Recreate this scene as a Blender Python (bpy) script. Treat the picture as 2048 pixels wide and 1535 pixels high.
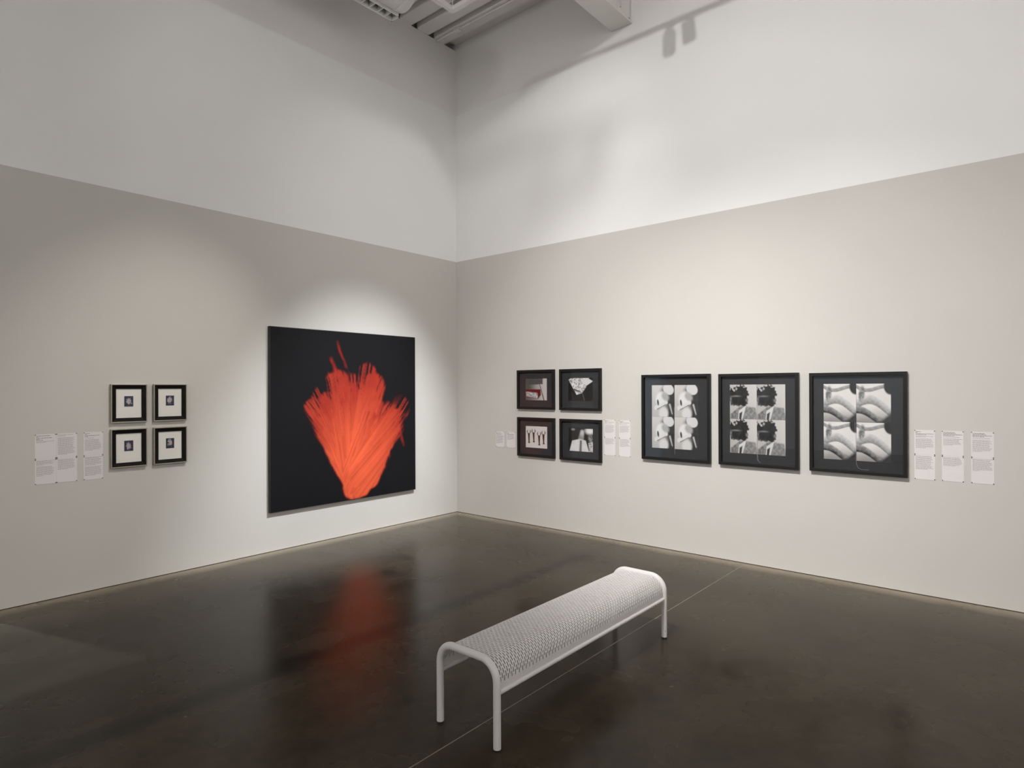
import bpy, bmesh, math, random
import numpy as np
from mathutils import Vector, Matrix

for o in list(bpy.data.objects):
    bpy.data.objects.remove(o)
scene = bpy.context.scene
COL = scene.collection
R = math.radians

# ------------------------------------------------------------------ camera
CAM = Vector((-6.1895, -6.2901, 1.75))
AZ, PITCH, ROLL = R(40.35), 0.0015, -0.0038
fw = Vector((math.cos(AZ) * math.cos(PITCH), math.sin(AZ) * math.cos(PITCH), math.sin(PITCH)))
rt = Vector((math.sin(AZ), -math.cos(AZ), 0))
up = rt.cross(fw)
r2 = rt * math.cos(ROLL) + up * math.sin(ROLL)
u2 = up * math.cos(ROLL) - rt * math.sin(ROLL)
cd = bpy.data.cameras.new('camera')
cam = bpy.data.objects.new('camera', cd)
COL.objects.link(cam)
cam.matrix_world = Matrix((
    (r2.x, u2.x, -fw.x, CAM.x), (r2.y, u2.y, -fw.y, CAM.y), (r2.z, u2.z, -fw.z, CAM.z), (0, 0, 0, 1)))
cd.sensor_width = 36.0
cd.sensor_fit = 'HORIZONTAL'
cd.lens = 1234.606 / 2048 * 36.0
cd.shift_y = 7.408 / 2048
cd.clip_start = 0.05
scene.camera = cam

# ------------------------------------------------------------------ world, exposure
w = bpy.data.worlds.new('world')
scene.world = w
w.use_nodes = True
w.node_tree.nodes['Background'].inputs[0].default_value = (0.9, 0.95, 1.0, 1)
w.node_tree.nodes['Background'].inputs[1].default_value = 0.02
vs = scene.view_settings
vs.view_transform = 'Standard'
vs.look = 'None'
vs.exposure = 0.0
vs.gamma = 1.0
vs.use_curve_mapping = False
scene.cycles.max_bounces = 8
scene.cycles.diffuse_bounces = 4
scene.cycles.glossy_bounces = 3
scene.cycles.adaptive_threshold = 0.03
scene.cycles.transparent_max_bounces = 12
scene.cycles.sample_clamp_indirect = 6.0

# lamp settings: name -> (position of lamp mouth, aim point, watts, cone deg, blend, colour, radius)
WARM = (1.0, 0.98, 0.962)
COOL = (0.93, 0.965, 1.0)
LAMPS = [
    ('right', (-5.6, -3.30, 6.12), (0.0, -2.75, 0.50), 880, 54, 1.0, WARM, 0.035),
    ('right', (-5.6, -4.50, 6.12), (0.0, -4.60, 0.40), 1100, 54, 1.0, WARM, 0.035),
    ('cross', (-1.0, -4.2, 6.23), (-1.80, 0.0, 0.37), 2600, 36.5, 1.0, COOL, 0.03),
    ('cross', (-2.9, -4.2, 6.23), (-4.0, 0.0, 1.35), 640, 32, 1.0, (1.0, 0.95, 0.89), 0.03),
    ('right', (-5.6, -1.95, 6.12), (0.0, -1.2, 3.2), 65, 100, 1.0, WARM, 0.08),
    ('right', (-5.6, -3.90, 6.12), (0.0, -4.4, 2.4), 580, 90, 1.0, WARM, 0.065),
    ('cross', (-2.2, -4.2, 6.23), (-0.1, 0.0, 3.0), 175, 76, 1.0, WARM, 0.10),  # fill lamp added to brighten the dark room corner
]
# track lamps added out of view; walls behind the viewer bounce their fill light
BACK_FILL_W = 1070
BACK_FILL = [((-8.6, y, 6.03), (-12.5, y, 2.6)) for y in (-2.2, -5.2, -8.2)] + [((x, -8.2, 6.03), (x, -11.5, 2.6)) for x in (-2.0, -5.2)]

# ------------------------------------------------------------------ helpers
def srgb(*c):
    out = []
    for v in c:
        v = v / 255.0
        out.append(v / 12.92 if v <= 0.04045 else ((v + 0.055) / 1.055) ** 2.4)
    return tuple(out)

class MB:
    """collects shapes for one mesh"""
    def __init__(self):
        self.v, self.f, self.s = [], [], []
    def add(self, vs_, fs, smooth=False):
        b = len(self.v)
        self.v += [tuple(p) for p in vs_]
        self.f += [tuple(i + b for i in q) for q in fs]
        self.s += [smooth] * len(fs)
        return self
    def box(self, x0, x1, y0, y1, z0, z1):
        p = [(x, y, z) for z in (z0, z1) for y in (y0, y1) for x in (x0, x1)]
        return self.add(p, [(0, 2, 3, 1), (4, 5, 7, 6), (0, 1, 5, 4), (2, 6, 7, 3), (0, 4, 6, 2), (1, 3, 7, 5)])
    def quad(self, a, b, c, d):
        return self.add([a, b, c, d], [(0, 1, 2, 3)])
    def tube(self, pts, rad, n=16, caps=True):
        pts = [Vector(p) for p in pts]
        rads = rad if isinstance(rad, (list, tuple)) else [rad] * len(pts)
        t = (pts[1] - pts[0]).normalized()
        ref = Vector((0, 0, 1)) if abs(t.z) < 0.9 else Vector((1, 0, 0))
        nrm = t.cross(ref).normalized()
        vs_, fs = [], []
        for i, p in enumerate(pts):
            if i == 0: t = pts[1] - pts[0]
            elif i == len(pts) - 1: t = pts[-1] - pts[-2]
            else: t = (pts[i + 1] - p).normalized() + (p - pts[i - 1]).normalized()
            t.normalize()
            nrm = (nrm - t * nrm.dot(t)).normalized()
            b = t.cross(nrm)
            for k in range(n):
                a = 2 * math.pi * k / n
                vs_.append(p + (nrm * math.cos(a) + b * math.sin(a)) * rads[i])
        for i in range(len(pts) - 1):
            for k in range(n):
                k2 = (k + 1) % n
                fs.append((i * n + k, i * n + k2, (i + 1) * n + k2, (i + 1) * n + k))
        self.add(vs_, fs, True)
        if caps:
            self.add(vs_[:n], [tuple(range(n))[::-1]])
            self.add(vs_[-n:], [tuple(range(n))])
        return self
    def mesh(self, name, mat=None):
        me = bpy.data.meshes.new(name)
        me.from_pydata(self.v, [], self.f)
        me.polygons.foreach_set('use_smooth', self.s)
        if mat: me.materials.append(mat)
        me.update()
        return me
    def build(self, name, mat, parent=None, bevel=0.0, loc=None):
        o = bpy.data.objects.new(name, self.mesh(name, mat))
        COL.objects.link(o)
        if parent: o.parent = parent
        if loc is not None: o.location = loc
        if bevel:
            m = o.modifiers.new('bevel', 'BEVEL')
            m.width = bevel; m.segments = 2; m.limit_method = 'ANGLE'
        return o

def empty(name, loc=(0, 0, 0), rz=0.0):
    o = bpy.data.objects.new(name, None)
    COL.objects.link(o)
    o.location = loc
    o.rotation_euler = (0, 0, rz)
    o.empty_display_size = 0.1
    return o

def inst(name, me, parent, loc):
    o = bpy.data.objects.new(name, me)
    COL.objects.link(o)
    o.parent = parent
    o.location = loc
    return o

def tag(o, label=None, cat=None, group=None, kind=None):
    if label: o['label'] = label
    if cat: o['category'] = cat
    if group: o['group'] = group
    if kind: o['kind'] = kind
    return o

# ------------------------------------------------------------------ materials
def new_mat(name):
    m = bpy.data.materials.new(name)
    m.use_nodes = True
    return m, m.node_tree.nodes, m.node_tree.links, m.node_tree.nodes['Principled BSDF']

def plain(name, col, rough=0.5, metal=0.0, spec=0.5, var=0.04, scale=30.0, bump=0.0):
    m, N, L, P = new_mat(name)
    P.inputs['Roughness'].default_value = rough
    P.inputs['Metallic'].default_value = metal
    P.inputs['Specular IOR Level'].default_value = spec
    tc = N.new('ShaderNodeTexCoord')
    nz = N.new('ShaderNodeTexNoise')
    nz.inputs['Scale'].default_value = scale
    nz.inputs['Detail'].default_value = 4
    L.new(tc.outputs['Object'], nz.inputs['Vector'])
    mx = N.new('ShaderNodeMix'); mx.data_type = 'RGBA'
    mx.inputs['A'].default_value = (*[c * (1 - var) for c in col], 1)
    mx.inputs['B'].default_value = (*[min(1, c * (1 + var)) for c in col], 1)
    L.new(nz.outputs['Fac'], mx.inputs['Factor'])
    L.new(mx.outputs['Result'], P.inputs['Base Color'])
    if bump:
        b = N.new('ShaderNodeBump')
        b.inputs['Strength'].default_value = bump
        b.inputs['Distance'].default_value = 0.002
        L.new(nz.outputs['Fac'], b.inputs['Height'])
        L.new(b.outputs['Normal'], P.inputs['Normal'])
    return m

UPPER = (0.80, 0.795, 0.787)
LOWER = (0.56, 0.543, 0.51)
Z_PAINT = 3.553

def wall_mat(name, two_tone=True, upper=UPPER):
    m, N, L, P = new_mat(name)
    P.inputs['Roughness'].default_value = 0.75
    P.inputs['Specular IOR Level'].default_value = 0.25
    geo = N.new('ShaderNodeNewGeometry')
    nz = N.new('ShaderNodeTexNoise')
    nz.inputs['Scale'].default_value = 1.3; nz.inputs['Detail'].default_value = 5
    L.new(geo.outputs['Position'], nz.inputs['Vector'])
    mr = N.new('ShaderNodeMapRange')
    mr.inputs['To Min'].default_value = 0.97; mr.inputs['To Max'].default_value = 1.03
    L.new(nz.outputs['Fac'], mr.inputs['Value'])
    sp = N.new('ShaderNodeSeparateXYZ'); L.new(geo.outputs['Position'], sp.inputs[0])
    gt = N.new('ShaderNodeMath'); gt.operation = 'GREATER_THAN'
    gt.inputs[1].default_value = Z_PAINT if two_tone else -10
    L.new(sp.outputs['Z'], gt.inputs[0])
    mx = N.new('ShaderNodeMix'); mx.data_type = 'RGBA'
    mx.inputs['A'].default_value = (*LOWER, 1); mx.inputs['B'].default_value = (*upper, 1)
    L.new(gt.outputs[0], mx.inputs['Factor'])
    mul = N.new('ShaderNodeVectorMath'); mul.operation = 'SCALE'
    L.new(mx.outputs['Result'], mul.inputs[0]); L.new(mr.outputs['Result'], mul.inputs['Scale'])
    L.new(mul.outputs[0], P.inputs['Base Color'])
    n2 = N.new('ShaderNodeTexNoise'); n2.inputs['Scale'].default_value = 220; n2.inputs['Detail'].default_value = 2
    L.new(geo.outputs['Position'], n2.inputs['Vector'])
    b = N.new('ShaderNodeBump'); b.inputs['Strength'].default_value = 0.06; b.inputs['Distance'].default_value = 0.001
    L.new(n2.outputs['Fac'], b.inputs['Height']); L.new(b.outputs['Normal'], P.inputs['Normal'])
    return m

def floor_mat():
    m, N, L, P = new_mat('polished_concrete')
    geo = N.new('ShaderNodeNewGeometry')
    def noise(scale, detail, rough=0.55, dist=0.0, vec=None):
        n = N.new('ShaderNodeTexNoise')
        n.inputs['Scale'].default_value = scale; n.inputs['Detail'].default_value = detail
        n.inputs['Roughness'].default_value = rough; n.inputs['Distortion'].default_value = dist
        L.new(vec or geo.outputs['Position'], n.inputs['Vector'])
        return n
    big = noise(0.8, 3, 0.5, 0.3)
    mid = noise(2.3, 3, 0.5, 0.3)
    fine = noise(11, 3, 0.55, 0.6)
    swirl = noise(4.2, 4, 0.55, 1.6)
    def ramp(src, a, b, lo=0.0, hi=1.0):
        r = N.new('ShaderNodeMapRange')
        r.inputs['From Min'].default_value = a; r.inputs['From Max'].default_value = b
        r.inputs['To Min'].default_value = lo; r.inputs['To Max'].default_value = hi
        L.new(src, r.inputs['Value'])
        return r.outputs['Result']
    def math_(op, a, b):
        n = N.new('ShaderNodeMath'); n.operation = op
        for i, x in enumerate((a, b)):
            if isinstance(x, (int, float)): n.inputs[i].default_value = x
            else: L.new(x, n.inputs[i])
        return n.outputs[0]
    s = math_('ADD', math_('MULTIPLY', ramp(big.outputs['Fac'], 0.28, 0.72), 0.34),
              math_('MULTIPLY', ramp(mid.outputs['Fac'], 0.26, 0.76), 0.40))
    s = math_('ADD', s, math_('MULTIPLY', ramp(fine.outputs['Fac'], 0.25, 0.75), 0.24))
    mx = N.new('ShaderNodeMix'); mx.data_type = 'RGBA'
    mx.inputs['A'].default_value = (0.013, 0.0095, 0.0055, 1)
    mx.inputs['B'].default_value = (0.062, 0.047, 0.028, 1)
    L.new(s, mx.inputs['Factor'])
    # pale trowel swirls
    sw = ramp(math_('ABSOLUTE', math_('SUBTRACT', swirl.outputs['Fac'], 0.5), 0), 0.0, 0.22, 1.0, 0.0)
    sw = math_('MULTIPLY', sw, ramp(big.outputs['Fac'], 0.4, 0.7, 0.0, 0.0))
    mx2 = N.new('ShaderNodeMix'); mx2.data_type = 'RGBA'
    L.new(mx.outputs['Result'], mx2.inputs['A'])
    mx2.inputs['B'].default_value = (0.11, 0.092, 0.066, 1)
    L.new(sw, mx2.inputs['Factor'])
    # darker soft-edged strip along the slab, in line with the beam
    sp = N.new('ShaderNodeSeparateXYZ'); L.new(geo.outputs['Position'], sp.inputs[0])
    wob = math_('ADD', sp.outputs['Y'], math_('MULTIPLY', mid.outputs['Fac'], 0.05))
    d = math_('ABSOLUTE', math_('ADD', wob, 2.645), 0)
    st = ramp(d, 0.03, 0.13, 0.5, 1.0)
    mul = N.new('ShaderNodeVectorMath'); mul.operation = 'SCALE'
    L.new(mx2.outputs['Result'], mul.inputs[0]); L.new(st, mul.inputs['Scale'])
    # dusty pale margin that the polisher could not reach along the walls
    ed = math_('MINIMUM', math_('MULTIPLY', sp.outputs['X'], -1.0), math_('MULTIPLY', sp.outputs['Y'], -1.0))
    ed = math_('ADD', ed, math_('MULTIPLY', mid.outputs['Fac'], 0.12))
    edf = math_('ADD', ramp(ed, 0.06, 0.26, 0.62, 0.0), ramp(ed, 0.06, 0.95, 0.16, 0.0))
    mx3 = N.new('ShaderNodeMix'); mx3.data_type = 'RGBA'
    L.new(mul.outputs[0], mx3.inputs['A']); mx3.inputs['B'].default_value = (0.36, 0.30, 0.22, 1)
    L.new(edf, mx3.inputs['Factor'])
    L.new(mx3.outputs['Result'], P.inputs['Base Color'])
    L.new(ramp(mid.outputs['Fac'], 0.3, 0.75, 0.20, 0.32), P.inputs['Roughness'])
    P.inputs['Specular IOR Level'].default_value = 0.14
    b = N.new('ShaderNodeBump'); b.inputs['Strength'].default_value = 0.03; b.inputs['Distance'].default_value = 0.003
    L.new(fine.outputs['Fac'], b.inputs['Height']); L.new(b.outputs['Normal'], P.inputs['Normal'])
    return m

def print_mat(name, rough=0.45, spec=0.3):
    m, N, L, P = new_mat(name)
    at = N.new('ShaderNodeAttribute'); at.attribute_name = 'ink'
    L.new(at.outputs['Color'], P.inputs['Base Color'])
    P.inputs['Roughness'].default_value = rough
    P.inputs['Specular IOR Level'].default_value = spec
    return m

def glass_mat():
    m, N, L, P = new_mat('museum_glazing')
    N.remove(P)
    out = N['Material Output']
    tr = N.new('ShaderNodeBsdfTransparent'); tr.inputs[0].default_value = (0.97, 0.97, 0.97, 1)
    gl = N.new('ShaderNodeBsdfGlossy'); gl.inputs['Roughness'].default_value = 0.01
    gl.inputs['Color'].default_value = (0.80, 0.90, 1.0, 1)
    geo = N.new('ShaderNodeNewGeometry')
    dt = N.new('ShaderNodeVectorMath'); dt.operation = 'DOT_PRODUCT'
    L.new(geo.outputs['Incoming'], dt.inputs[0]); L.new(geo.outputs['Normal'], dt.inputs[1])
    def mth(op, a, b):
        n_ = N.new('ShaderNodeMath'); n_.operation = op
        for i, x in enumerate((a, b)):
            if isinstance(x, (int, float)): n_.inputs[i].default_value = x
            else: L.new(x, n_.inputs[i])
        return n_.outputs[0]
    # Schlick reflectance of a thin coated pane, the same from both sides
    c = mth('SUBTRACT', 1.0, mth('ABSOLUTE', dt.outputs['Value'], 0.0))
    F = mth('ADD', 0.028, mth('MULTIPLY', mth('POWER', c, 5.0), 0.9))
    mx = N.new('ShaderNodeMixShader')
    L.new(F, mx.inputs[0]); L.new(tr.outputs[0], mx.inputs[1]); L.new(gl.outputs[0], mx.inputs[2])
    L.new(mx.outputs[0], out.inputs['Surface'])
    return m

M = dict(
    wall=wall_mat('two_tone_wall_paint'),
    wall_up=wall_mat('upper_wall_paint', False, (0.775, 0.76, 0.747)),
    white_wall=wall_mat('plain_white_wall', False),
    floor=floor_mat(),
    joint=plain('joint_filler', (0.22, 0.195, 0.155), 0.6),
    gap=plain('dark_reveal', (0.012, 0.011, 0.01), 0.9),
    ceil=plain('painted_steel_deck', (0.80, 0.775, 0.75), 0.6, var=0.03, scale=4),
    steel=plain('painted_steel', (0.74, 0.715, 0.695), 0.55, var=0.03, scale=6),
    strut=plain('white_strut', (0.78, 0.76, 0.745), 0.5, var=0.02),
    duct=plain('white_duct', (0.74, 0.73, 0.72), 0.45, var=0.02),
    dark=plain('dark_void', (0.03, 0.03, 0.03), 0.9),
    bench=plain('white_powder_coat', (0.64, 0.615, 0.605), 0.38, spec=0.5, var=0.015, scale=200, bump=0.03),
    rubber=plain('black_rubber', (0.012, 0.012, 0.012), 0.7),
    frame=plain('black_wood', (0.010, 0.0095, 0.009), 0.45, spec=0.25, var=0.15, scale=60),
    mat=plain('charcoal_mat', (0.032, 0.032, 0.034), 0.85, spec=0.2, var=0.04, scale=300),
    board=plain('backing_board', (0.2, 0.17, 0.13), 0.8),
    silver=plain('champagne_leaf', (0.36, 0.33, 0.26), 0.42, 0.75, var=0.18, scale=90),
    ebony=plain('matte_black_bevel', (0.006, 0.0055, 0.005), 0.55, spec=0.12),
    paper=plain('white_mount', (0.80, 0.77, 0.72), 0.8, spec=0.2, var=0.01),
    label=plain('label_card', (0.70, 0.665, 0.665), 0.7, spec=0.2, var=0.01),
    ink=plain('black_ink', (0.03, 0.03, 0.03), 0.8, spec=0.1),
    ink2=plain('grey_ink', (0.17, 0.16, 0.16), 0.8, spec=0.1),
    tack=plain('dark_tack', (0.02, 0.02, 0.02), 0.4, 0.5),
    lamp=plain('white_lamp_housing', (0.7, 0.7, 0.7), 0.4),
    thread=plain('cotton_thread', (0.45, 0.43, 0.40), 0.8),
    canvas_edge=plain('black_canvas_edge', (0.008, 0.008, 0.009), 0.6),
    canvas=print_mat('screenprint_ink', 0.55, 0.15),
    photo=print_mat('photo_emulsion', 0.3, 0.35),
    glass=glass_mat(),
)
m, N, L, P = new_mat('lamp_lens')
P.inputs['Base Color'].default_value = (1, 1, 1, 1)
P.inputs['Emission Color'].default_value = (1, 0.97, 0.93, 1)
P.inputs['Emission Strength'].default_value = 6.0
m.cycles.emission_sampling = 'NONE'
M['lens'] = m

# ------------------------------------------------------------------ room shell
ZC, ZJ = 6.58, 5.633
XB, YB = -12.5, -11.5           # far sides of the hall behind the camera
DOOR0, DOOR1, DOORH = -6.8, -5.25, 2.5   # opening in the left wall

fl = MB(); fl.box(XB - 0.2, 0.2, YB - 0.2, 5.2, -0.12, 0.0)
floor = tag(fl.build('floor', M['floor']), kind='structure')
j = MB(); j.box(XB, -0.012, -4.079, -4.073, -0.001, 0.0006)
tag(j.build('joint_filler', M['joint'], floor), 'pale filled saw cut')

# left wall (plane y = 0) with the opening beside it
wl = MB()
wl.box(DOOR1, 0.0, 0.0, 0.25, 0.007, ZJ)
wl.box(XB, DOOR0, 0.0, 0.25, 0.007, ZJ)
wl.box(DOOR0, DOOR1, 0.0, 0.25, DOORH, ZJ)
wall_left = tag(wl.build('wall_left', M['wall']), kind='structure')
u = MB(); u.box(XB, 0.027, 0.028, 0.25, ZJ, ZC)
tag(u.build('upper_panel', M['wall_up'], wall_left), 'recessed upper wall band')
# right wall (plane x = 0)
wr = MB(); wr.box(0.0, 0.25, YB, 0.25, 0.007, ZJ)
wall_right = tag(wr.build('wall_right', M['wall']), kind='structure')
u = MB(); u.box(0.028, 0.25, YB, 0.25, ZJ, ZC + 0.118)
tag(u.build('upper_panel', M['wall_up'], wall_right), 'recessed upper wall band')
b = MB(); b.box(XB, 0, 0.004, 0.2, 0.0, 0.007)
tag(b.build('baseboard_left', M['gap']), kind='structure')
b = MB(); b.box(0.004, 0.2, YB, 0, 0.0, 0.007)
tag(b.build('baseboard_right', M['gap']), kind='structure')
b = MB(); b.box(XB - 0.2, XB, YB, 5.0, 0, ZC + 0.1)
tag(b.build('wall_back', M['white_wall']), kind='structure')
b = MB(); b.box(XB, 0.25, YB - 0.2, YB, 0, ZC + 0.1)
tag(b.build('wall_front', M['white_wall']), kind='structure')
# adjoining room seen only as spill and reflection
b = MB(); b.box(XB, 0.25, 4.8, 5.0, 0, ZC)
tag(b.build('wall_adjoining', M['white_wall']), kind='structure')
b = MB(); b.box(-8.4, -8.2, 0.25, 4.8, 0, ZC)
tag(b.build('wall_adjoining_side', M['white_wall']), kind='structure')
b = MB(); b.box(-4.4, -4.2, 0.25, 4.8, 0, ZC)
tag(b.build('wall_partition', M['white_wall']), kind='structure')

# ceiling: folded steel deck, every pan an object
cb = MB(); cb.box(XB - 0.2, 0.25, YB - 0.2, 5.0, ZC + 0.12, ZC + 0.2)
ceiling = tag(cb.build('ceiling', M['ceil']), kind='structure')
PIT = 0.3015
pan = MB()
y0, y1 = YB, 0.028
prof = [(-0.205, ZC + 0.012), (-0.197, ZC), (-0.008, ZC), (0.0, ZC + 0.012), (0.0, ZC + 0.078), (-0.205, ZC + 0.078)]
pv = [(x, y, z) for y in (y0, y1) for x, z in prof]
n = len(prof)
pan.add(pv, [(i, (i + 1) % n, n + (i + 1) % n, n + i) for i in range(n)] + [tuple(range(n))[::-1], tuple(range(n, 2 * n))])
pan_me = pan.mesh('deck_pan', M['ceil'])
k = 0
while -0.185 - k * PIT > XB + 0.2:
    inst('deck_pan', pan_me, ceiling, (-0.185 - k * PIT + 0.0, 0, 0))
    k += 1
web = MB(); web.box(XB, 0.028, YB, 0.028, ZC + 0.078, ZC + 0.12)
web.build('deck_web', M['ceil'], ceiling)

# ------------------------------------------------------------------ steel beam through the right wall
bm_root = tag(empty('steel_beam', (0, -2.685, 5.88)), 'painted steel beam with wide bottom flange running into the right wall', 'beam')
q = MB(); q.box(XB, 0.02, -0.13, 0.13, 0, 0.022); q.build('bottom_flange', M['steel'], bm_root)
q = MB(); q.box(XB, 0.02, -0.13, 0.13, 0.678, 0.70); q.build('top_flange', M['steel'], bm_root)
q = MB(); q.box(XB, 0.02, -0.008, 0.008, 0.022, 0.678); q.build('web', M['steel'], bm_root)
q = MB(); q.box(-0.10, -0.002, -0.02, -0.008, 0.06, 0.62); q.box(-0.014, 0.02, -0.11, -0.02, 0.06, 0.62)
q.build('clip_angle', M['steel'], bm_root)
bolt = MB(); bolt.tube([(0, 0, 0), (0, -0.014, 0)], 0.013, 6)
bolt_me = bolt.mesh('bolt', M['steel'])
for i in range(6):
    inst('bolt', bolt_me, bm_root, (-0.06, -0.02, 0.11 + i * 0.09))

# ------------------------------------------------------------------ round duct with linear grille
YD, ZD, RD, XE = -1.0, 6.1, 0.20, -1.75
du = tag(empty('air_duct', (XE, YD, ZD)), 'round white air duct with a slotted side grille under the ceiling', 'duct')
q = MB(); q.tube([(-6.0, 0, 0), (-0.012, 0, 0), (0, 0, 0)], [RD, RD, RD - 0.006], 40); q.build('duct_pipe', M['duct'], du)
for xs in (-0.10, -1.3, -2.5, -3.7, -4.9):
    q = MB(); q.tube([(xs - 0.02, 0, 0), (xs + 0.02, 0, 0)], RD + 0.004, 40); q.build('seam_band', M['duct'], du)
# downward grille box on the wall side of the duct
q = MB()
g0, g1, ga, gb_, gz0, gz1 = -1.5, 0.0, 0.10, 0.24, -0.205, -0.06
q.box(g0, g1, ga, ga + 0.016, gz0, gz1); q.box(g0, g1, gb_ - 0.016, gb_, gz0, gz1)
q.box(g0, g0 + 0.016, ga, gb_, gz0, gz1); q.box(g1 - 0.016, g1, ga, gb_, gz0, gz1)
q.build('grille_frame', M['duct'], du)
q = MB(); q.box(g0 + 0.01, g1 - 0.01, ga + 0.01, gb_ - 0.01, gz0 + 0.075, gz0 + 0.08)
q.build('grille_throat', M['dark'], du)
sl = MB(); sl.box(-0.004, 0.004, ga + 0.014, gb_ - 0.014, gz0 + 0.004, gz0 + 0.07)
sl_me = sl.mesh('grille_slat', M['duct'])
for i in range(1, 14):
    inst('grille_slat', sl_me, du, (g1 - i * 0.107, 0, 0))
for xs in (-0.9, -3.2, -5.4):
    q = MB(); q.tube([(xs, 0, RD - 0.01), (xs, 0, ZC - ZD)], 0.006, 8); q.build('hanger_rod', M['steel'], du)

# ------------------------------------------------------------------ hanging strut frame, conduit
XT, YT, ZT = -1.547, -1.528, 5.82
sf = tag(empty('hanging_strut_grid', (XT, YT, ZT)), 'white strut frame corner hanging from the steel deck', 'strut grid')
q = MB(); q.box(-0.026, 0.026, -6.2, 0.026, -0.026, 0.02); q.build('strut', M['strut'], sf, 0.002)
q = MB(); q.box(-0.7, -0.026, -0.026, 0.026, -0.026, 0.02); q.build('strut', M['strut'], sf, 0.002)
for px, py in ((0, 0), (0, -2.4), (0, -4.8), (-0.6, 0)):
    q = MB(); q.tube([(px, py, 0.02), (px, py, ZC - ZT + 0.02)], 0.005, 8); q.build('hanger_rod', M['steel'], sf)
    q = MB(); q.tube([(px, py, 0.02), (px, py, 0.032)], 0.012, 6); q.build('rod_nut', M['steel'], sf)
cn = tag(empty('conduit', (-0.34, 0, ZC - 0.013)), 'slim painted conduit with junction box along the deck near the corner', 'conduit')
q = MB(); q.tube([(0, 0.02, 0), (0, -4.2, 0)], 0.013, 12); q.build('pipe', M['ceil'], cn)
q = MB(); q.box(-0.04, 0.04, -0.44, -0.34, -0.03, 0.012); q.build('junction_box', M['ceil'], cn, 0.004)

# ------------------------------------------------------------------ track lamps (above the frame of the picture)
def track(name, a, b, label):
    a, b = Vector(a), Vector(b)
    t = tag(empty(name, a), label, 'lighting track', 'lighting tracks above the picture')
    q = MB(); d = b - a
    if abs(d.x) > abs(d.y): q.box(min(0, d.x), max(0, d.x), -0.018, 0.018, 0, 0.034)
    else: q.box(-0.018, 0.018, min(0, d.y), max(0, d.y), 0, 0.034)
    q.build('rail', M['strut'], t, 0.002)
    for f in (0.06, 0.5, 0.94):
        p = d * f
        q = MB(); q.tube([(p.x, p.y, 0.034), (p.x, p.y, ZC - a.z + 0.01)], 0.005, 8); q.build('hanger_rod', M['steel'], t)
track('lighting_track', (-5.6, -1.5, 6.25), (-5.6, -2.45, 6.25), 'short white lighting track on the corner side of the beam')
track('lighting_track', (-5.6, -2.95, 6.25), (-5.6, -7.0, 6.25), 'long white lighting track parallel to the right wall')
track('lighting_track', (-0.5, -4.2, 6.36), (-7.5, -4.2, 6.36), 'white lighting track running across towards the right wall')

def spot_head(pos, aim, top_z, label, watts=0, cone=60, blend=1, col=(1, 1, 1), rad=0.03):
    pos, aim = Vector(pos), Vector(aim)
    d = (aim - pos).normalized()
    t = tag(empty('track_spotlight', pos), label, 'spotlight', 'track spotlights')
    q = MB(); back = -d * 0.20
    q.tube([-d * 0.012, -d * 0.016, back * 0.93, back], [0.052, 0.055, 0.055, 0.045], 24)
    q.build('housing', M['lamp'], t)
    q = MB(); q.tube([-d * 0.0115, -d * 0.011], 0.046, 24); q.build('lens', M['lens'] if watts else M['dark'], t)
    q = MB(); c = -d * 0.11
    q.tube([c, (c.x, c.y, top_z - pos.z - 0.0)], 0.009, 10); q.build('stem', M['lamp'], t)
    q = MB(); q.box(c.x - 0.03, c.x + 0.03, c.y - 0.03, c.y + 0.03, top_z - pos.z - 0.03, top_z - pos.z); q.build('adapter', M['lamp'], t, 0.003)
    if watts:
        ld = bpy.data.lights.new('lamp', 'SPOT')
        ld.energy = watts; ld.spot_size = R(cone); ld.spot_blend = blend
        ld.color = col; ld.shadow_soft_size = rad
        lo = bpy.data.objects.new('lamp', ld); COL.objects.link(lo); lo.parent = t
        lo.location = d * 0.03
        lo.rotation_euler = d.to_track_quat('-Z', 'Y').to_euler()
    return t
names = ['lamp washing the corner half of the right wall', 'lamp washing the open half of the right wall',
         'cool lamp aimed at the large red and black canvas', 'warm lamp aimed at the four small frames',
         'broad lamp beyond the beam washing the room corner', 'broad lamp washing the upper right wall',
         'broad fill lamp added to brighten the room corner from the left']
for nm, (kind, p, a, wt, cone, bl, colr, rad) in zip(names, LAMPS):
    spot_head(p, a, 6.25 if kind == 'right' else 6.36, 'white track ' + nm, wt, cone, bl, colr, rad)
track('lighting_track', (-8.6, -1.2, 6.16), (-8.6, -9.2, 6.16), 'long white lighting track added near the back wall for fill lamps')
track('lighting_track', (-1.0, -8.2, 6.16), (-6.6, -8.2, 6.16), 'white lighting track added parallel to the front wall for fill lamps')
for i_, (p, a) in enumerate(BACK_FILL):
    spot_head(p, a, 6.16, 'white track lamp ' + ('washing the left wall end of the back wall', 'washing the middle of the back wall', 'washing the front wall end of the back wall', 'washing the right wall end of the front wall', 'washing the middle of the front wall')[i_], BACK_FILL_W, 120, 1.0, WARM, 0.04)
spot_head((XT, -3.45, 5.56), (0.0, -3.2, 2.0), ZT - 0.026, 'unlit white track lamp hanging from the strut frame')
spot_head((XT, -3.62, 5.58), (-2.0, -3.9, 2.0), ZT - 0.026, 'second unlit white track lamp hanging from the strut frame')

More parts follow.
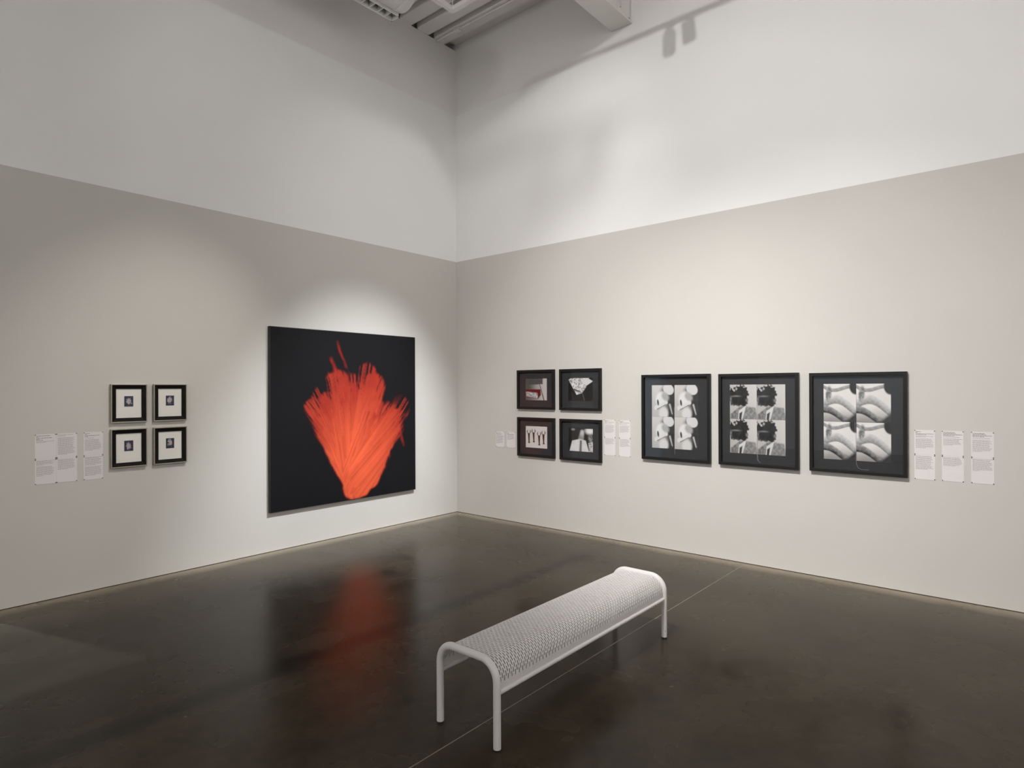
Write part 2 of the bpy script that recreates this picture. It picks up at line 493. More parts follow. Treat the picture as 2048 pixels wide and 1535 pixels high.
# bluish lamp of the adjoining room, shining through the opening
ad = tag(empty('track_spotlight', (-6.2, 3.0, 5.8)), 'cool lamp in the adjoining room beyond the opening', 'spotlight', 'track spotlights')
q = MB(); q.tube([(0, 0, 0.02), (0, 0, 0.2)], 0.055, 20); q.build('housing', M['lamp'], ad)
q = MB(); q.tube([(0, 0, 0.2), (0, 0, ZC - 5.8)], 0.01, 8); q.build('stem', M['lamp'], ad)
ld = bpy.data.lights.new('lamp', 'SPOT'); ld.energy = 1800; ld.spot_size = R(150); ld.spot_blend = 0.6
ld.color = (0.66, 0.84, 1.0); ld.shadow_soft_size = 0.06
lo = bpy.data.objects.new('lamp', ld); COL.objects.link(lo); lo.parent = ad
lo.rotation_euler = Vector((0.1, -0.75, -1)).to_track_quat('-Z', 'Y').to_euler()

# ------------------------------------------------------------------ print pictures (generic stand-ins)
def vnoise(h, w_, cells_y, cells_x, seed):
    rng = np.random.RandomState(seed)
    g = rng.rand(cells_y + 2, cells_x + 2)
    ys = np.linspace(0, cells_y, h, endpoint=False); xs = np.linspace(0, cells_x, w_, endpoint=False)
    yi, xi = ys.astype(int), xs.astype(int)
    fy, fx = (ys - yi)[:, None], (xs - xi)[None, :]
    fy = fy * fy * (3 - 2 * fy); fx = fx * fx * (3 - 2 * fx)
    a = g[yi][:, xi]; b = g[yi][:, xi + 1]; c = g[yi + 1][:, xi]; d = g[yi + 1][:, xi + 1]
    return (a * (1 - fx) + b * fx) * (1 - fy) + (c * (1 - fx) + d * fx) * fy

def grid(h, w_):
    v, u_ = np.meshgrid((np.arange(h) + 0.5) / h, (np.arange(w_) + 0.5) / w_, indexing='ij')
    return u_, v

def ss(a, b, x):
    t = np.clip((x - a) / (b - a), 0, 1)
    return t * t * (3 - 2 * t)

def ell(u_, v, cx, cy, rx, ry, rot=0.0, soft=0.12):
    c, s = math.cos(rot), math.sin(rot)
    x, y = u_ - cx, v - cy
    d = np.sqrt(((x * c + y * s) / rx) ** 2 + ((-x * s + y * c) / ry) ** 2)
    return 1 - ss(1 - soft, 1 + soft, d)

def seg(u_, v, x0, y0, x1, y1, r0, r1, soft=0.02):
    dx, dy = x1 - x0, y1 - y0
    t = np.clip(((u_ - x0) * dx + (v - y0) * dy) / (dx * dx + dy * dy), 0, 1)
    d = np.hypot(u_ - x0 - t * dx, v - y0 - t * dy)
    r = r0 + (r1 - r0) * t
    return 1 - ss(-soft, soft, d - r)

def poly(u_, v, pts, soft=0.012):
    d = None
    n_ = len(pts)
    for i in range(n_):
        (x0, y0), (x1, y1) = pts[i], pts[(i + 1) % n_]
        l = math.hypot(x1 - x0, y1 - y0)
        e = ((x1 - x0) * (v - y0) - (y1 - y0) * (u_ - x0)) / l
        d = e if d is None else np.minimum(d, e)
    return ss(-soft, soft, d)

def over(img, mask, val):
    val = np.asarray(val, float)
    if val.ndim == 0: val = np.array([val] * 3)
    if val.ndim == 2: val = np.repeat(val[:, :, None], 3, 2)
    return img * (1 - mask[:, :, None]) + val * mask[:, :, None]

def picture_mesh(name, img, width, height, mat):
    """flat print as a fine grid carrying ink colours (linear); centred, in local x/z, facing -y"""
    h, w_, _ = img.shape
    xs = np.linspace(-width / 2, width / 2, w_ + 1); zs = np.linspace(height / 2, -height / 2, h + 1)
    X, Z = np.meshgrid(xs, zs)
    vs_ = np.stack([X, np.zeros_like(X), Z], -1).reshape(-1, 3)
    i = np.arange(h)[:, None] * (w_ + 1) + np.arange(w_)[None, :]
    fs = np.stack([i, i + w_ + 1, i + w_ + 2, i + 1], -1).reshape(-1, 4)
    me = bpy.data.meshes.new(name)
    me.vertices.add(len(vs_)); me.vertices.foreach_set('co', vs_.astype(np.float32).ravel())
    me.loops.add(fs.size); me.loops.foreach_set('vertex_index', fs.astype(np.int32).ravel())
    me.polygons.add(len(fs)); me.polygons.foreach_set('loop_start', (np.arange(len(fs)) * 4).astype(np.int32))
    at = me.color_attributes.new('ink', 'FLOAT_COLOR', 'POINT')
    P_ = np.pad(img, ((0, 1), (0, 1), (0, 0)), mode='edge')
    P_ = (P_ + np.roll(P_, 1, 0) + np.roll(P_, 1, 1) + np.roll(np.roll(P_, 1, 0), 1, 1)) / 4
    P_[0] = np.pad(img[0], ((0, 1), (0, 0)), mode='edge'); P_[:, 0] = np.pad(img[:, 0], ((0, 1), (0, 0)), mode='edge')
    rgba = np.concatenate([P_, np.ones(P_.shape[:2] + (1,))], -1).reshape(-1, 4)
    at.data.foreach_set('color', rgba.astype(np.float32).ravel())
    me.materials.append(mat)
    me.update(calc_edges=True); me.validate()
    return me

def grey(a):
    return np.repeat(np.asarray(a, float)[:, :, None], 3, 2) * np.array([1.0, 0.965, 0.935])

# big canvas: a generic abstract flame-coloured brush form on black
def art_canvas():
    h = w_ = 230
    u_, v = grid(h, w_)
    img = np.zeros((h, w_, 3)) + np.array([0.0065, 0.0062, 0.0075])
    wob = (vnoise(h, w_, 9, 9, 1) - 0.5) * 0.10 + (vnoise(h, w_, 30, 30, 2) - 0.5) * 0.05
    # broad overlapping brush sweeps fanning out of a low point, each with dry streaks along its length
    m_ = np.zeros((h, w_)); tone = np.zeros((h, w_))
    rg = np.random.RandomState(4)
    for i in range(34):
        f = i / 33.0
        a0 = (0.545 + 0.05 * rg.randn() * 0.6, 0.95 - 0.10 * rg.rand())
        ang = math.radians(-134 + 88 * f + rg.randn() * 5)
        ln = 0.46 + 0.18 * rg.rand() - 0.16 * abs(f - 0.45)
        b0 = (a0[0] + ln * 0.78 * math.cos(ang), a0[1] + ln * 1.05 * math.sin(ang))
        k_ = seg(u_ + wob * 0.25, v + wob * 0.25, a0[0], a0[1], b0[0], b0[1], 0.060, 0.045 + 0.03 * rg.rand(), 0.012)
        al = ((u_ - a0[0]) * math.sin(ang) - (v - a0[1]) * math.cos(ang))
        dry = np.interp(al, np.linspace(-0.1, 0.1, 40), rg.rand(40))
        far = np.clip(np.hypot(u_ - a0[0], v - a0[1]) / ln, 0, 1)
        k_ = k_ * ss(0.0, 0.25, dry + 0.62 - far * 1.0)
        m_ = np.maximum(m_, k_)
        tone = np.where(k_ > 0.5, np.clip(0.12 + (0.35 + 0.65 * dry) * (1.15 - 1.05 * far ** 1.5), 0, 1), tone)
    for (x0, y0, x1, y1, r0, r1) in [(0.33, 0.08, 0.45, 0.33, 0.004, 0.014), (0.41, 0.06, 0.49, 0.26, 0.006, 0.008), (0.90, 0.70, 0.83, 0.48, 0.006, 0.02)]:
        k_ = seg(u_ + wob * 0.2, v, x0, y0, x1, y1, r0, r1, 0.008) * ss(-0.02, 0.02, wob + 0.02)
        m_ = np.maximum(m_, k_)
    tone = np.clip(tone * 0.75 + 0.22 * np.exp(-((u_ - 0.56) ** 2 / 0.03 + (v - 0.68) ** 2 / 0.06)) + wob, 0.05, 1)[:, :, None]
    c0, c1 = np.array([0.22, 0.008, 0.008]), np.array([0.82, 0.125, 0.05])
    img = img * (1 - m_[:, :, None]) + (c0 * (1 - tone) + c1 * tone) * m_[:, :, None]
    return img

def art_tile(kind):
    h, w_ = 104, 80
    u_, v = grid(h, w_)
    n1 = vnoise(h, w_, 6, 5, 11 + kind) - 0.5
    n2 = vnoise(h, w_, 26, 20, 21 + kind) - 0.5
    if kind == 0:      # pale left, dark right, rounded pale forms
        g = 0.55 - 0.12 * v + 0 * u_
        img = grey(g)
        img = over(img, ss(0.42, 0.72, u_ + 0.12 * np.sin(v * 6) + n1 * 0.1), 0.035)
        img = over(img, ell(u_, v, 0.74, 0.13, 0.24, 0.17, 0.3, 0.08), 0.58)
        img = over(img, ell(u_, v, 0.44, 0.44, 0.26, 0.23, -0.4, 0.25), 0.66)
        img = over(img, ell(u_, v, 0.60, 0.36, 0.17, 0.12, 0.5, 0.4), 0.36)
        img = over(img, seg(u_, v, 0.18, 0.72, 0.66, 0.55, 0.07, 0.05, 0.02), 0.62)
        img = over(img, seg(u_, v, 0.24, 0.77, 0.62, 0.62, 0.012, 0.012, 0.015), 0.06)
        img = over(img, seg(u_, v, 0.80, 0.62, 0.90, 0.90, 0.035, 0.02, 0.02), 0.45)
        img = over(img, ell(u_, v, 0.52, 0.90, 0.2, 0.2, 0.2, 0.3), 0.60)
        img = over(img, ell(u_, v, 0.28, 0.55, 0.04, 0.10, -0.2, 0.2), 0.05)
    elif kind == 1:    # dark ragged mass over a grey slope split by a pale wedge
        g = 0.44 + 0.12 * u_ - 0.05 * v
        img = grey(g)
        d = np.hypot((u_ - 0.36) / 0.36, (v - 0.34) / 0.33) + n1 * 0.45 + n2 * 0.40
        img = over(img, 1 - ss(0.88, 1.02, d), 0.014)
        img = over(img, ss(0.62, 0.80, vnoise(h, w_, 9, 4, 90)) * (1 - ss(0.7, 1.0, d)) * 0.8, 0.24)
        img = over(img, poly(u_, v, [(0.03, 0.86), (0.40, 0.62), (0.95, 0.66), (1.05, 1.1), (0.0, 1.1)], 0.02), 0.16 + n2 * 0.14 + 0.08 * u_)
        img = over(img, poly(u_, v, [(0.34, 0.76), (0.62, 0.60), (0.46, 1.05), (0.30, 1.05)], 0.012), 0.58)
        img = over(img, poly(u_, v, [(0.36, 0.84), (0.47, 0.78), (0.42, 1.05), (0.34, 1.05)], 0.012), 0.03)
    else:              # pale ground crossed by broad smooth grey waves
        g = 0.70 - 0.45 * ss(0.55, 1.05, v) + 0.05 * n1
        img = grey(g)
        for (off, amp, wd, tn) in ((0.10, 0.10, 0.05, 0.30), (0.55, 0.13, 0.12, 0.40), (0.84, 0.10, 0.10, 0.16)):
            c_ = off + amp * np.sin(u_ * 4.4 + off * 5) + 0.16 * (u_ - 0.5)
            img = over(img, 1 - ss(wd * 0.85, wd * 1.1, np.abs(v - c_)), np.clip(tn + (c_ - v) * 1.8 + n2 * 0.10, 0.02, 0.7))
        img = over(img, ell(u_, v, 1.0, 0.06, 0.20, 0.22, 0.2, 0.12), 0.014)
        img = over(img, poly(u_, v, [(1.05, 0.70), (1.05, 1.05), (0.60, 1.05)], 0.06), 0.03)
        img = over(img, ell(u_, v, 0.16, 0.26, 0.09, 0.20, 0.15, 0.25), 0.26 + n2 * 0.3)
    return np.clip(img + n2[:, :, None] * 0.02, 0.006, 0.9)

def art_photo(kind):
    h, w_ = 72, 90
    u_, v = grid(h, w_)
    n1 = vnoise(h, w_, 5, 6, 31 + kind) - 0.5
    n2 = vnoise(h, w_, 24, 30, 41 + kind) - 0.5
    if kind == 0:      # slanted bar, grey panel and a small dark red block
        img = grey(0.10 + 0.42 * ss(0.1, 0.95, u_) + n1 * 0.06)
        img = over(img, poly(u_, v, [(0.0, 0.0), (0.80, 0.0), (0.80, 0.27), (0.0, 0.30)]), 0.085 + n2 * 0.05)
        for k_ in range(3):
            img = over(img, seg(u_, v, 0.15, 0.10 + k_ * 0.07, 0.72, 0.09 + k_ * 0.07, 0.008, 0.008, 0.008) * (n2 > -0.2), 0.03)
        img = over(img, poly(u_, v, [(0.02, 0.50), (0.70, 0.50), (0.72, 0.75), (0.58, 0.94), (0.0, 0.84)]), np.zeros((h, w_, 3)) + np.array([0.11, 0.012, 0.012]))
        img = over(img, poly(u_, v, [(0.03, 0.60), (0.56, 0.65), (0.58, 0.92), (0.04, 0.82)]), 0.36 + n2 * 0.5)
        img = over(img, seg(u_, v, 0.66, 0.28, 0.86, 1.0, 0.012, 0.02, 0.01), 0.015)
    elif kind == 1:    # tilted pale sheets on black
        img = grey(0.010 + 0 * u_)
        img = over(img, poly(u_, v, [(0.0, 0.08), (0.14, 0.0), (0.86, 0.0), (0.42, 0.70), (0.34, 0.74)]), np.clip(0.55 + n2 * 0.9, 0.08, 0.7))
        img = over(img, poly(u_, v, [(0.52, 0.13), (0.76, 0.0), (1.0, 0.16), (0.72, 0.36)]), 0.62)
        img = over(img, poly(u_, v, [(0.34, 0.40), (0.60, 0.28), (0.74, 0.38), (0.56, 0.66), (0.38, 0.72)]), 0.50 + n2 * 0.5)
        img = over(img, seg(u_, v, 0.24, 0.50, 0.52, 0.62, 0.03, 0.015, 0.015), 0.03)
        img = over(img, seg(u_, v, 0.57, 0.62, 0.66, 0.98, 0.008, 0.012, 0.01), 0.12)
    elif kind == 2:    # four dark upright forms on white
        img = grey(0.62 + 0 * u_)
        for cx, cy in ((0.15, 0.48), (0.37, 0.44), (0.62, 0.56), (0.82, 0.50)):
            img = over(img, seg(u_, v, cx, cy - 0.10, cx + 0.01, cy + 0.26, 0.045, 0.025, 0.012), np.zeros((h, w_, 3)) + np.array([0.03, 0.010, 0.009]))
            for s_ in (-1, 1):
                img = over(img, seg(u_, v, cx + s_ * 0.02, cy - 0.08, cx + s_ * 0.075, cy - 0.20, 0.012, 0.014, 0.010), 0.02)
                img = over(img, seg(u_, v, cx + s_ * 0.075, cy - 0.20, cx + s_ * 0.055, cy - 0.30, 0.022, 0.006, 0.010), 0.02)
            img = over(img, ell(u_, v, cx + 0.01, cy + 0.28, 0.05, 0.03), 0.02)
    else:              # pale sloping block with a dark stripe, light spot on dark ground
        img = grey(0.012 + 0 * u_)
        img = over(img, ell(u_, v, 0.86, 0.10, 0.17, 0.14, 0, 0.6), 0.75)
        img = over(img, ell(u_, v, 0.18, 0.06, 0.07, 0.05, 0, 0.7), 0.25)
        img = over(img, ell(u_, v, 0.88, 0.42, 0.09, 0.15, 0, 0.3), 0.20 + n2 * 0.3)
        img = over(img, seg(u_, v, 0.50, 0.46, 0.56, 0.14, 0.10, 0.07, 0.05), 0.40 + n1 * 0.5)
        img = over(img, poly(u_, v, [(0.02, 1.05), (0.14, 0.55), (0.46, 0.46), (0.70, 0.52), (0.84, 1.05)], 0.015), 0.60 + n1 * 0.1)
        img = over(img, poly(u_, v, [(0.80, 0.62), (0.95, 0.55), (1.05, 0.6), (1.05, 1.05), (0.84, 1.05)], 0.02), 0.40 + n2 * 0.5)
        img = over(img, poly(u_, v, [(0.46, 0.52), (0.54, 0.52), (0.53, 1.05), (0.43, 1.05)], 0.012), 0.13)
    return np.clip(img, 0.006, 0.9)

def art_polaroid(kind):
    h, w_ = 44, 34
    u_, v = grid(h, w_)
    n2 = vnoise(h, w_, 10, 9, 61 + kind) - 0.5
    n3 = vnoise(h, w_, 22, 18, 71 + kind) - 0.5
    img = np.zeros((h, w_, 3)) + np.array([0.016, 0.015, 0.040])
    cx, cy = ((0.52, 0.52), (0.47, 0.45), (0.47, 0.50), (0.50, 0.46))[kind]
    d = np.hypot((u_ - cx) / 0.28, (v - cy) / 0.33) + n2 * 0.9 + n3 * 0.4
    img = over(img, 1 - ss(0.75, 1.05, d), np.stack([0.42 + n3 * 0.5, 0.38 + n3 * 0.5, 0.42 + n3 * 0.4], -1))
    img = over(img, ell(u_, v, cx + 0.02, cy + 0.08, 0.14, 0.15, 0, 0.6) * 0.8, np.zeros((h, w_, 3)) + np.array([0.50, 0.33, 0.26]))
    return np.clip(img, 0.008, 0.8)

# ------------------------------------------------------------------ large canvas on the left wall
def on_left(name, xc, zc):      # local +x = world +x, local -y = out of the wall
    return empty(name, (xc, 0, zc))
def on_right(name, yc, zc):     # local +x = world -y, local -y = out of the wall (world -x)
    return empty(name, (0, yc, zc), R(-90))

CW, CH = 2.032, 2.006
cv = tag(on_left('canvas_painting', -1.821, 1.4285), 'large square unframed black canvas with a red orange image on the left wall', 'painting')
q = MB(); q.box(-CW / 2, CW / 2, -0.042, -0.004, -CH / 2, CH / 2)
q.build('stretched_canvas', M['canvas_edge'], cv, 0.006)
p_me = picture_mesh('painted_face', art_canvas(), CW - 0.016, CH - 0.016, M['canvas'])
inst('painted_face', p_me, cv, (0, -0.0428, 0))
q = MB(); q.box(-0.9, 0.9, -0.004, 0.0, 0.3, 0.36); q.build('hanging_cleat', M['board'], cv)

# ------------------------------------------------------------------ picture frames
def moulding(w_, h_, fwid, d0, d1, lip=0.0, inner_d=None):
    """mitred frame, front face at y=-d1, back at y=-d0"""
    q = MB()
    ow, oh, iw, ih = w_ / 2, h_ / 2, w_ / 2 - fwid, h_ / 2 - fwid
    o = [(-ow, -oh), (ow, -oh), (ow, oh), (-ow, oh)]
    i_ = [(-iw, -ih), (iw, -ih), (iw, ih), (-iw, ih)]
    fd = -d1 if inner_d is None else -inner_d
    V = [(x, -d0, z) for x, z in o] + [(x, -d1, z) for x, z in o] + [(x, fd, z) for x, z in i_] + [(x, -d0, z) for x, z in i_]
    F = []
    for a in range(4):
        b_ = (a + 1) % 4
        F += [(a, b_, 4 + b_, 4 + a), (4 + a, 4 + b_, 8 + b_, 8 + a), (8 + a, 8 + b_, 12 + b_, 12 + a), (12 + a, 12 + b_, b_, a)]
    return q.add(V, F)

def mat_ring(w_, h_, iw, ih, d, t=0.003, dz=0.0):
    q = MB()
    for (x0, x1, z0, z1) in ((-w_ / 2, w_ / 2, ih / 2 + dz, h_ / 2), (-w_ / 2, w_ / 2, -h_ / 2, -ih / 2 + dz),
                             (-w_ / 2, -iw / 2, -ih / 2 + dz, ih / 2 + dz), (iw / 2, w_ / 2, -ih / 2 + dz, ih / 2 + dz)):
        q.box(x0, x1, -d - t, -d, z0, z1)
    return q

def pane(w_, h_, d):
    q = MB(); q.quad((-w_ / 2, -d, -h_ / 2), (w_ / 2, -d, -h_ / 2), (w_ / 2, -d, h_ / 2), (-w_ / 2, -d, h_ / 2))
    return q

# four small frames, left wall
small_lab = ['small black and champagne frame, upper left of the four on the left wall',
             'small black and champagne frame, upper right of the four on the left wall',
             'small black and champagne frame, lower left of the four on the left wall',
             'small black and champagne frame, lower right of the four on the left wall']
SW, SH = 0.294, 0.348
for k, (xc, zc) in enumerate([(-4.172, 1.630), (-3.823, 1.631), (-4.173, 1.227), (-3.823, 1.226)]):
    t = tag(on_left('small_picture_frame', xc, zc), small_lab[k], 'picture frame', 'four small frames on the left wall')
    moulding(SW, SH, 0.009, 0.002, 0.032).build('outer_moulding', M['silver'], t, 0.0015)
    moulding(SW - 0.018, SH - 0.018, 0.034, 0.002, 0.030, inner_d=0.020).build('inner_bevel', M['ebony'], t)
    q = MB(); q.box(-0.118, 0.118, -0.012, -0.004, -0.142, 0.142); q.build('mount', M['paper'], t)
    pp = inst('photo_print', picture_mesh('photo_print', art_polaroid(k), 0.073, 0.095, M['photo']), t,
              (0, -0.0128, 0.018))
    pane(0.216, 0.27, 0.017).build('glazing', M['glass'], t)

# four medium frames, right wall
med_lab = ['black landscape frame with dark mat, upper left of the four on the right wall',
           'black landscape frame with dark mat, upper right of the four on the right wall',
           'black landscape frame holding a white print of four dark shapes, right wall',
           'black landscape frame with dark mat, lower right of the four on the right wall']
MW, MH = 0.594, 0.50
for k, (yc, zc) in enumerate([(-1.442, 1.737), (-2.119, 1.735), (-1.444, 1.131), (-2.121, 1.129)]):
    t = tag(on_right('photograph_frame', yc, zc), med_lab[k], 'picture frame', 'four photograph frames near the corner')
    moulding(MW, MH, 0.030, 0.002, 0.040).build('frame_moulding', M['frame'], t, 0.0015)
    q = MB(); q.box(-MW / 2 + 0.028, MW / 2 - 0.028, -0.008, -0.004, -MH / 2 + 0.028, MH / 2 - 0.028); q.build('backing', M['board'], t)
    mat_ring(MW - 0.058, MH - 0.058, 0.348, 0.277, 0.010, 0.004, 0.003).build('mat_board', M['mat'], t)
    inst('photo_print', picture_mesh('photo_print', art_photo(k), 0.352, 0.281, M['photo']), t, (0, -0.0095, 0.003))
    pane(MW - 0.058, MH - 0.058, 0.022).build('glazing', M['glass'], t)

# three big frames with four stitched prints each
big_lab = ['large black frame of four stitched prints, nearest the room corner of the three',
           'large black frame of four stitched prints, middle one of the three',
           'large black frame of four stitched prints, right beside the three text labels']
for k, (yc, zc, bw, bh, pyc) in enumerate([(-3.341, 1.432, 0.782, 0.928, -3.330), (-4.205, 1.432, 0.766, 0.917, -4.197), (-5.069, 1.432, 0.772, 0.903, -5.066)]):
    t = tag(on_right('stitched_photograph_frame', yc, zc), big_lab[k], 'picture frame', 'three large frames on the right wall')
    moulding(bw, bh, 0.029, 0.002, 0.045).build('frame_moulding', M['frame'], t, 0.0015)
    q = MB(); q.box(-bw / 2 + 0.027, bw / 2 - 0.027, -0.012, -0.004, -bh / 2 + 0.027, bh / 2 - 0.027); q.build('mat_board', M['mat'], t)
    TW, TH = 0.2675, 0.343
    me = picture_mesh('photo_print', art_tile(k), TW - 0.0012, TH - 0.0012, M['photo'])
    dx, dz = -(pyc - yc), 0.007
    # slight pillowing so that the four stitched sheets lift apart
    co = np.zeros(len(me.vertices) * 3, np.float32); me.vertices.foreach_get('co', co); co = co.reshape(-1, 3)
    co[:, 1] = -0.0025 * np.cos(co[:, 0] / TW * math.pi) * np.cos(co[:, 2] / TH * math.pi) - 0.0006 * np.sin(co[:, 0] * 60)
    me.vertices.foreach_set('co', co.ravel()); me.update()
    for ix in (-1, 1):
        for iz in (1, -1):
            inst('photo_print', me, t, (dx + ix * TW / 2, -0.0135, dz + iz * TH / 2))
    q = MB()
    if k == 0: pts = [(0.0, 0.10), (0.002, -0.10), (0.0, -0.30), (0.004, -0.40)]
    elif k == 1: pts = [(0.0, 0.02), (0.002, -0.20), (0.004, -0.345), (0.016, -0.41), (0.034, -0.425)]
    else: pts = [(-0.010, 0.0), (-0.004, -0.20), (-0.002, -0.345), (0.002, -0.38), (0.014, -0.405), (0.04, -0.418), (0.10, -0.416)]
    q.tube([(dx + a, -0.0172, dz + b_) for a, b_ in pts], 0.0009, 6); q.build('thread', M['thread'], t)
    if k == 1:
        q = MB(); q.tube([(dx + 0.004, -0.0172, dz - 0.345), (dx + 0.002, -0.0172, dz - 0.39), (dx + 0.012, -0.0172, dz - 0.41)], 0.0009, 6); q.build('thread', M['thread'], t)
    pane(bw - 0.056, bh - 0.056, 0.028).build('glazing', M['glass'], t)

# ------------------------------------------------------------------ printed wall labels (sheets with corner tacks)
SHW, SHH = 0.1475, 0.2075
sheet_m = MB(); sheet_m.box(0, SHW - 0.0006, -0.0018, 0, -SHH + 0.0006, 0)
SHEET = sheet_m.mesh('sheet', M['label'])
tk = MB(); tk.tube([(0, -0.0015, 0), (0, -0.0042, 0), (0, -0.0048, 0)], [0.0036, 0.0036, 0.0026], 10)
TACK = tk.mesh('corner_tack', M['tack'])
rng = random.Random(7)

def text_rows(bold, faint, body, paras=1, top=0.012):
    """rows of (z, width fraction, style) down one sheet"""
    rows, z = [], top
    for wdt in bold:
        rows.append((z, wdt, 'b')); z += 0.0088
    if bold: z += 0.003
    for wdt in faint:
        rows.append((z, wdt, 'f')); z += 0.0078
    if faint: z += 0.008
    for n_ in body:
        for i in range(n_):
            rows.append((z, rng.uniform(0.80, 0.99) if i < n_ - 1 else rng.uniform(0.35, 0.7), 'n')); z += 0.0082
        z += 0.008
    return rows

def sheet_text(parent, ox, oz, rows):
    qb, qn = MB(), MB()
    for z, frac, st_ in rows:
        if z > SHH - 0.008: break
        x, x1 = 0.010, 0.010 + (SHW - 0.018) * frac
        hgt = 0.0028 if st_ == 'b' else 0.0021
        while x < x1 - 0.002:
            l = min(rng.uniform(0.006, 0.020), x1 - x)
            (qb if st_ == 'b' else qn).quad((ox + x, -0.0021, oz - z - hgt), (ox + x + l, -0.0021, oz - z - hgt),
                                            (ox + x + l, -0.0021, oz - z), (ox + x, -0.0021, oz - z))
            x += l + 0.0022
    if qb.v: tag(qb.build('bold_lines', M['ink'], parent), kind='stuff')
    if qn.v: tag(qn.build('text_lines', M['ink2'], parent), kind='stuff')

def label_panel(t, sheets):
    for (ox, oz, rows) in sheets:
        inst('sheet', SHEET, t, (ox, 0, oz))
        for cx in (0.0045, SHW - 0.0045):
            for cz in (-0.005, -SHH + 0.005):
                inst('corner_tack', TACK, t, (ox + cx, 0, oz + cz))
        sheet_text(t, ox, oz, rows)

LT = 1.386
t = tag(on_left('wall_label', -4.861, LT), 'wide text label of four sheets at the far left of the left wall', 'wall label', 'text labels')
label_panel(t, [(0, 0, text_rows((0.74, 0.13, 0.83, 0.17, 0.36), (0.95, 0.55), ())),
                (SHW, 0, text_rows((), (), (2, 18))),
                (0, -SHH, text_rows((), (), (5, 10))),
                (SHW, -SHH, text_rows((), (), (11,)))])
t = tag(on_left('wall_label', -4.5195, LT), 'narrow text label of two sheets just left of the four small frames', 'wall label', 'text labels')
label_panel(t, [(0, 0, text_rows((0.30, 0.12, 0.85, 0.18), (0.5,), (12,))), (0, -SHH, text_rows((), (), (9, 10)))])
lab_right = [
    (-0.746, 1.179, 'single sheet text label nearest the room corner', [text_rows((0.6, 0.15, 0.85, 0.6), (), (14,))]),
    (-0.939, 1.179, 'single sheet text label just left of the lower left landscape frame', [text_rows((0.25, 0.15, 0.95, 0.8), (), (7,))]),
    (-2.445, 1.387, 'two sheet text label right of the four frames, nearer the corner', [text_rows((0.4, 0.15, 0.95, 0.15), (0.7,), (11,)), text_rows((), (), (9,))]),
    (-2.641, 1.386, 'two sheet text label left of the first large frame', [text_rows((0.4, 0.25, 0.95, 0.15), (0.7,), (10,)), text_rows((), (), (11,))]),
    (-5.5, 1.389, 'text label right beside the last large frame, first of three', [text_rows((0.29, 0.11, 0.97, 0.58), (0.98, 0.55), (10,)), text_rows((), (), (14,))]),
    (-5.692, 1.390, 'middle text label of the three on the right', [text_rows((0.62, 0.66, 0.98, 0.6), (0.85,), (7,)), text_rows((), (), (9,))]),
    (-5.886, 1.390, 'rightmost text label of the three on the right', [text_rows((0.6, 0.66, 0.99, 0.6), (0.85,), (12,)), text_rows((), (), (12,))]),
]
for (y, z, lab, sh) in lab_right:
    t = tag(on_right('wall_label', y, z), lab, 'wall label', 'text labels')
    label_panel(t, [(0, -i * SHH, rows) for i, rows in enumerate(sh)])

# ------------------------------------------------------------------ perforated bench
BX0, BX1, BY0, BY1, BH, RT, RB = -3.960, -2.199, -4.293, -3.893, 0.442, 0.0192, 0.10
bench = tag(empty('bench', ((BX0 + BX1) / 2, (BY0 + BY1) / 2, 0)), 'white tubular bench with a curved slotted metal seat', 'bench')
HX, HY = (BX1 - BX0) / 2, (BY1 - BY0) / 2
ZCL = BH - RT
def u_path(off=0.0, z_low=0.008, seg_n=12):
    """profile across the bench (y, z), offset outwards from the tube centre line"""
    pts = [(-HY - off, z_low)]
    for i in range(seg_n + 1):
        a = math.pi - i * (math.pi / 2) / seg_n
        pts.append((-HY + RB + (RB + off) * math.cos(a), ZCL - RB + (RB + off) * math.sin(a)))
    for i in range(seg_n + 1):
        a = math.pi / 2 - i * (math.pi / 2) / seg_n
        pts.append((HY - RB + (RB + off) * math.cos(a), ZCL - RB + (RB + off) * math.sin(a)))
    pts.append((HY + off, z_low))
    return pts
for s_ in (-1, 1):
    q = MB(); q.tube([(s_ * HX, y, z) for y, z in u_path()], RT, 24)
    fr = q.build('end_frame', M['bench'], bench)
    for sy in (-1, 1):
        g = MB(); g.tube([(s_ * HX, sy * HY, 0.0), (s_ * HX, sy * HY, 0.009)], RT * 0.93, 20)
        g.build('foot_glide', M['rubber'], fr)
h_ = MB(); h_.tube([(HX - RT * 0.72, -HY - RT * 0.72, 0.052), (HX - RT * 0.72 - 0.001, -HY - RT * 0.72 - 0.001, 0.052)], 0.0024, 8)
h_.build('screw_hole', M['rubber'], bench)
for sy in (-1, 1):
    q = MB(); q.tube([(-HX + RT * 0.8, sy * HY, 0.273), (HX - RT * 0.8, sy * HY, 0.273)], 0.0125, 18)
    q.build('side_rail', M['bench'], bench)
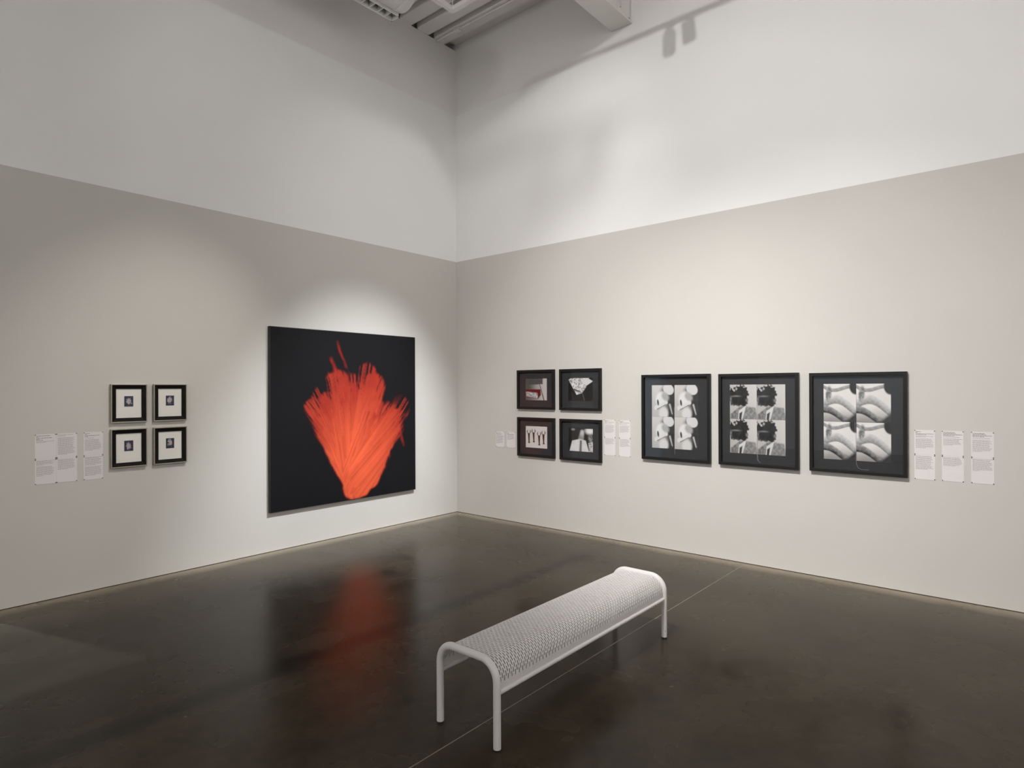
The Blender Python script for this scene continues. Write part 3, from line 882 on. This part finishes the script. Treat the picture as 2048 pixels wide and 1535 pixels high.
# slotted seat sheet: cells along the profile (s) and along the length
OFF = 0.001
path = u_path(OFF, 0.273, 24)
pl = [0.0]
for (a0, b0), (a1, b1) in zip(path, path[1:]): pl.append(pl[-1] + math.hypot(a1 - a0, b1 - b0))
LEN = pl[-1]
def at_s(s):
    return (float(np.interp(s, pl, [p_[0] for p_ in path])), float(np.interp(s, pl, [p_[1] for p_ in path])))
NS, MARG = 15, 0.040
PER = (LEN - 2 * MARG) / (NS + 0.5)
SLOT = PER * 0.74
cuts = {0.0, LEN}
slots = [[], []]
for par in (0, 1):
    for i in range(NS):
        s0 = MARG + (i + 0.5 * par) * PER + (PER - SLOT) / 2
        slots[par].append((s0, s0 + SLOT)); cuts |= {round(s0, 6), round(s0 + SLOT, 6)}
cuts = sorted(cuts | {round(x, 6) for x in np.linspace(0, LEN, 60)[1:-1]})
ss_ = [cuts[0]]
for c in cuts[1:]:
    if c - ss_[-1] > 1e-4: ss_.append(c)
L0, L1 = -HX + RT * 0.5, HX - RT * 0.5
NC = 122
pit = (L1 - L0 - 0.024) / NC
SWD = 0.0052
xs, hole_par = [L0], []
for c in range(NC):
    xc = L0 + 0.012 + (c + 0.5) * pit
    xs += [xc - SWD / 2, xc + SWD / 2]; hole_par += [-1, c % 2]
xs.append(L1); hole_par.append(-1)
prof = [at_s(s) for s in ss_]
def is_hole(par, k_):
    mid_ = (ss_[k_] + ss_[k_ + 1]) / 2
    return any(a < mid_ < b_ for a, b_ in slots[par])
hm = [[is_hole(p_, k_) for k_ in range(len(ss_) - 1)] for p_ in (0, 1)]
nv = len(ss_)
V = [(x, y, z) for x in xs for (y, z) in prof]
F = []
for i in range(len(xs) - 1):
    for k_ in range(nv - 1):
        if hole_par[i] >= 0 and hm[hole_par[i]][k_]: continue
        F.append((i * nv + k_, (i + 1) * nv + k_, (i + 1) * nv + k_ + 1, i * nv + k_ + 1))
q = MB(); q.add(V, F, True)
seat = q.build('slotted_seat', M['bench'], bench)
so = seat.modifiers.new('thickness', 'SOLIDIFY'); so.thickness = 0.002; so.offset = -1
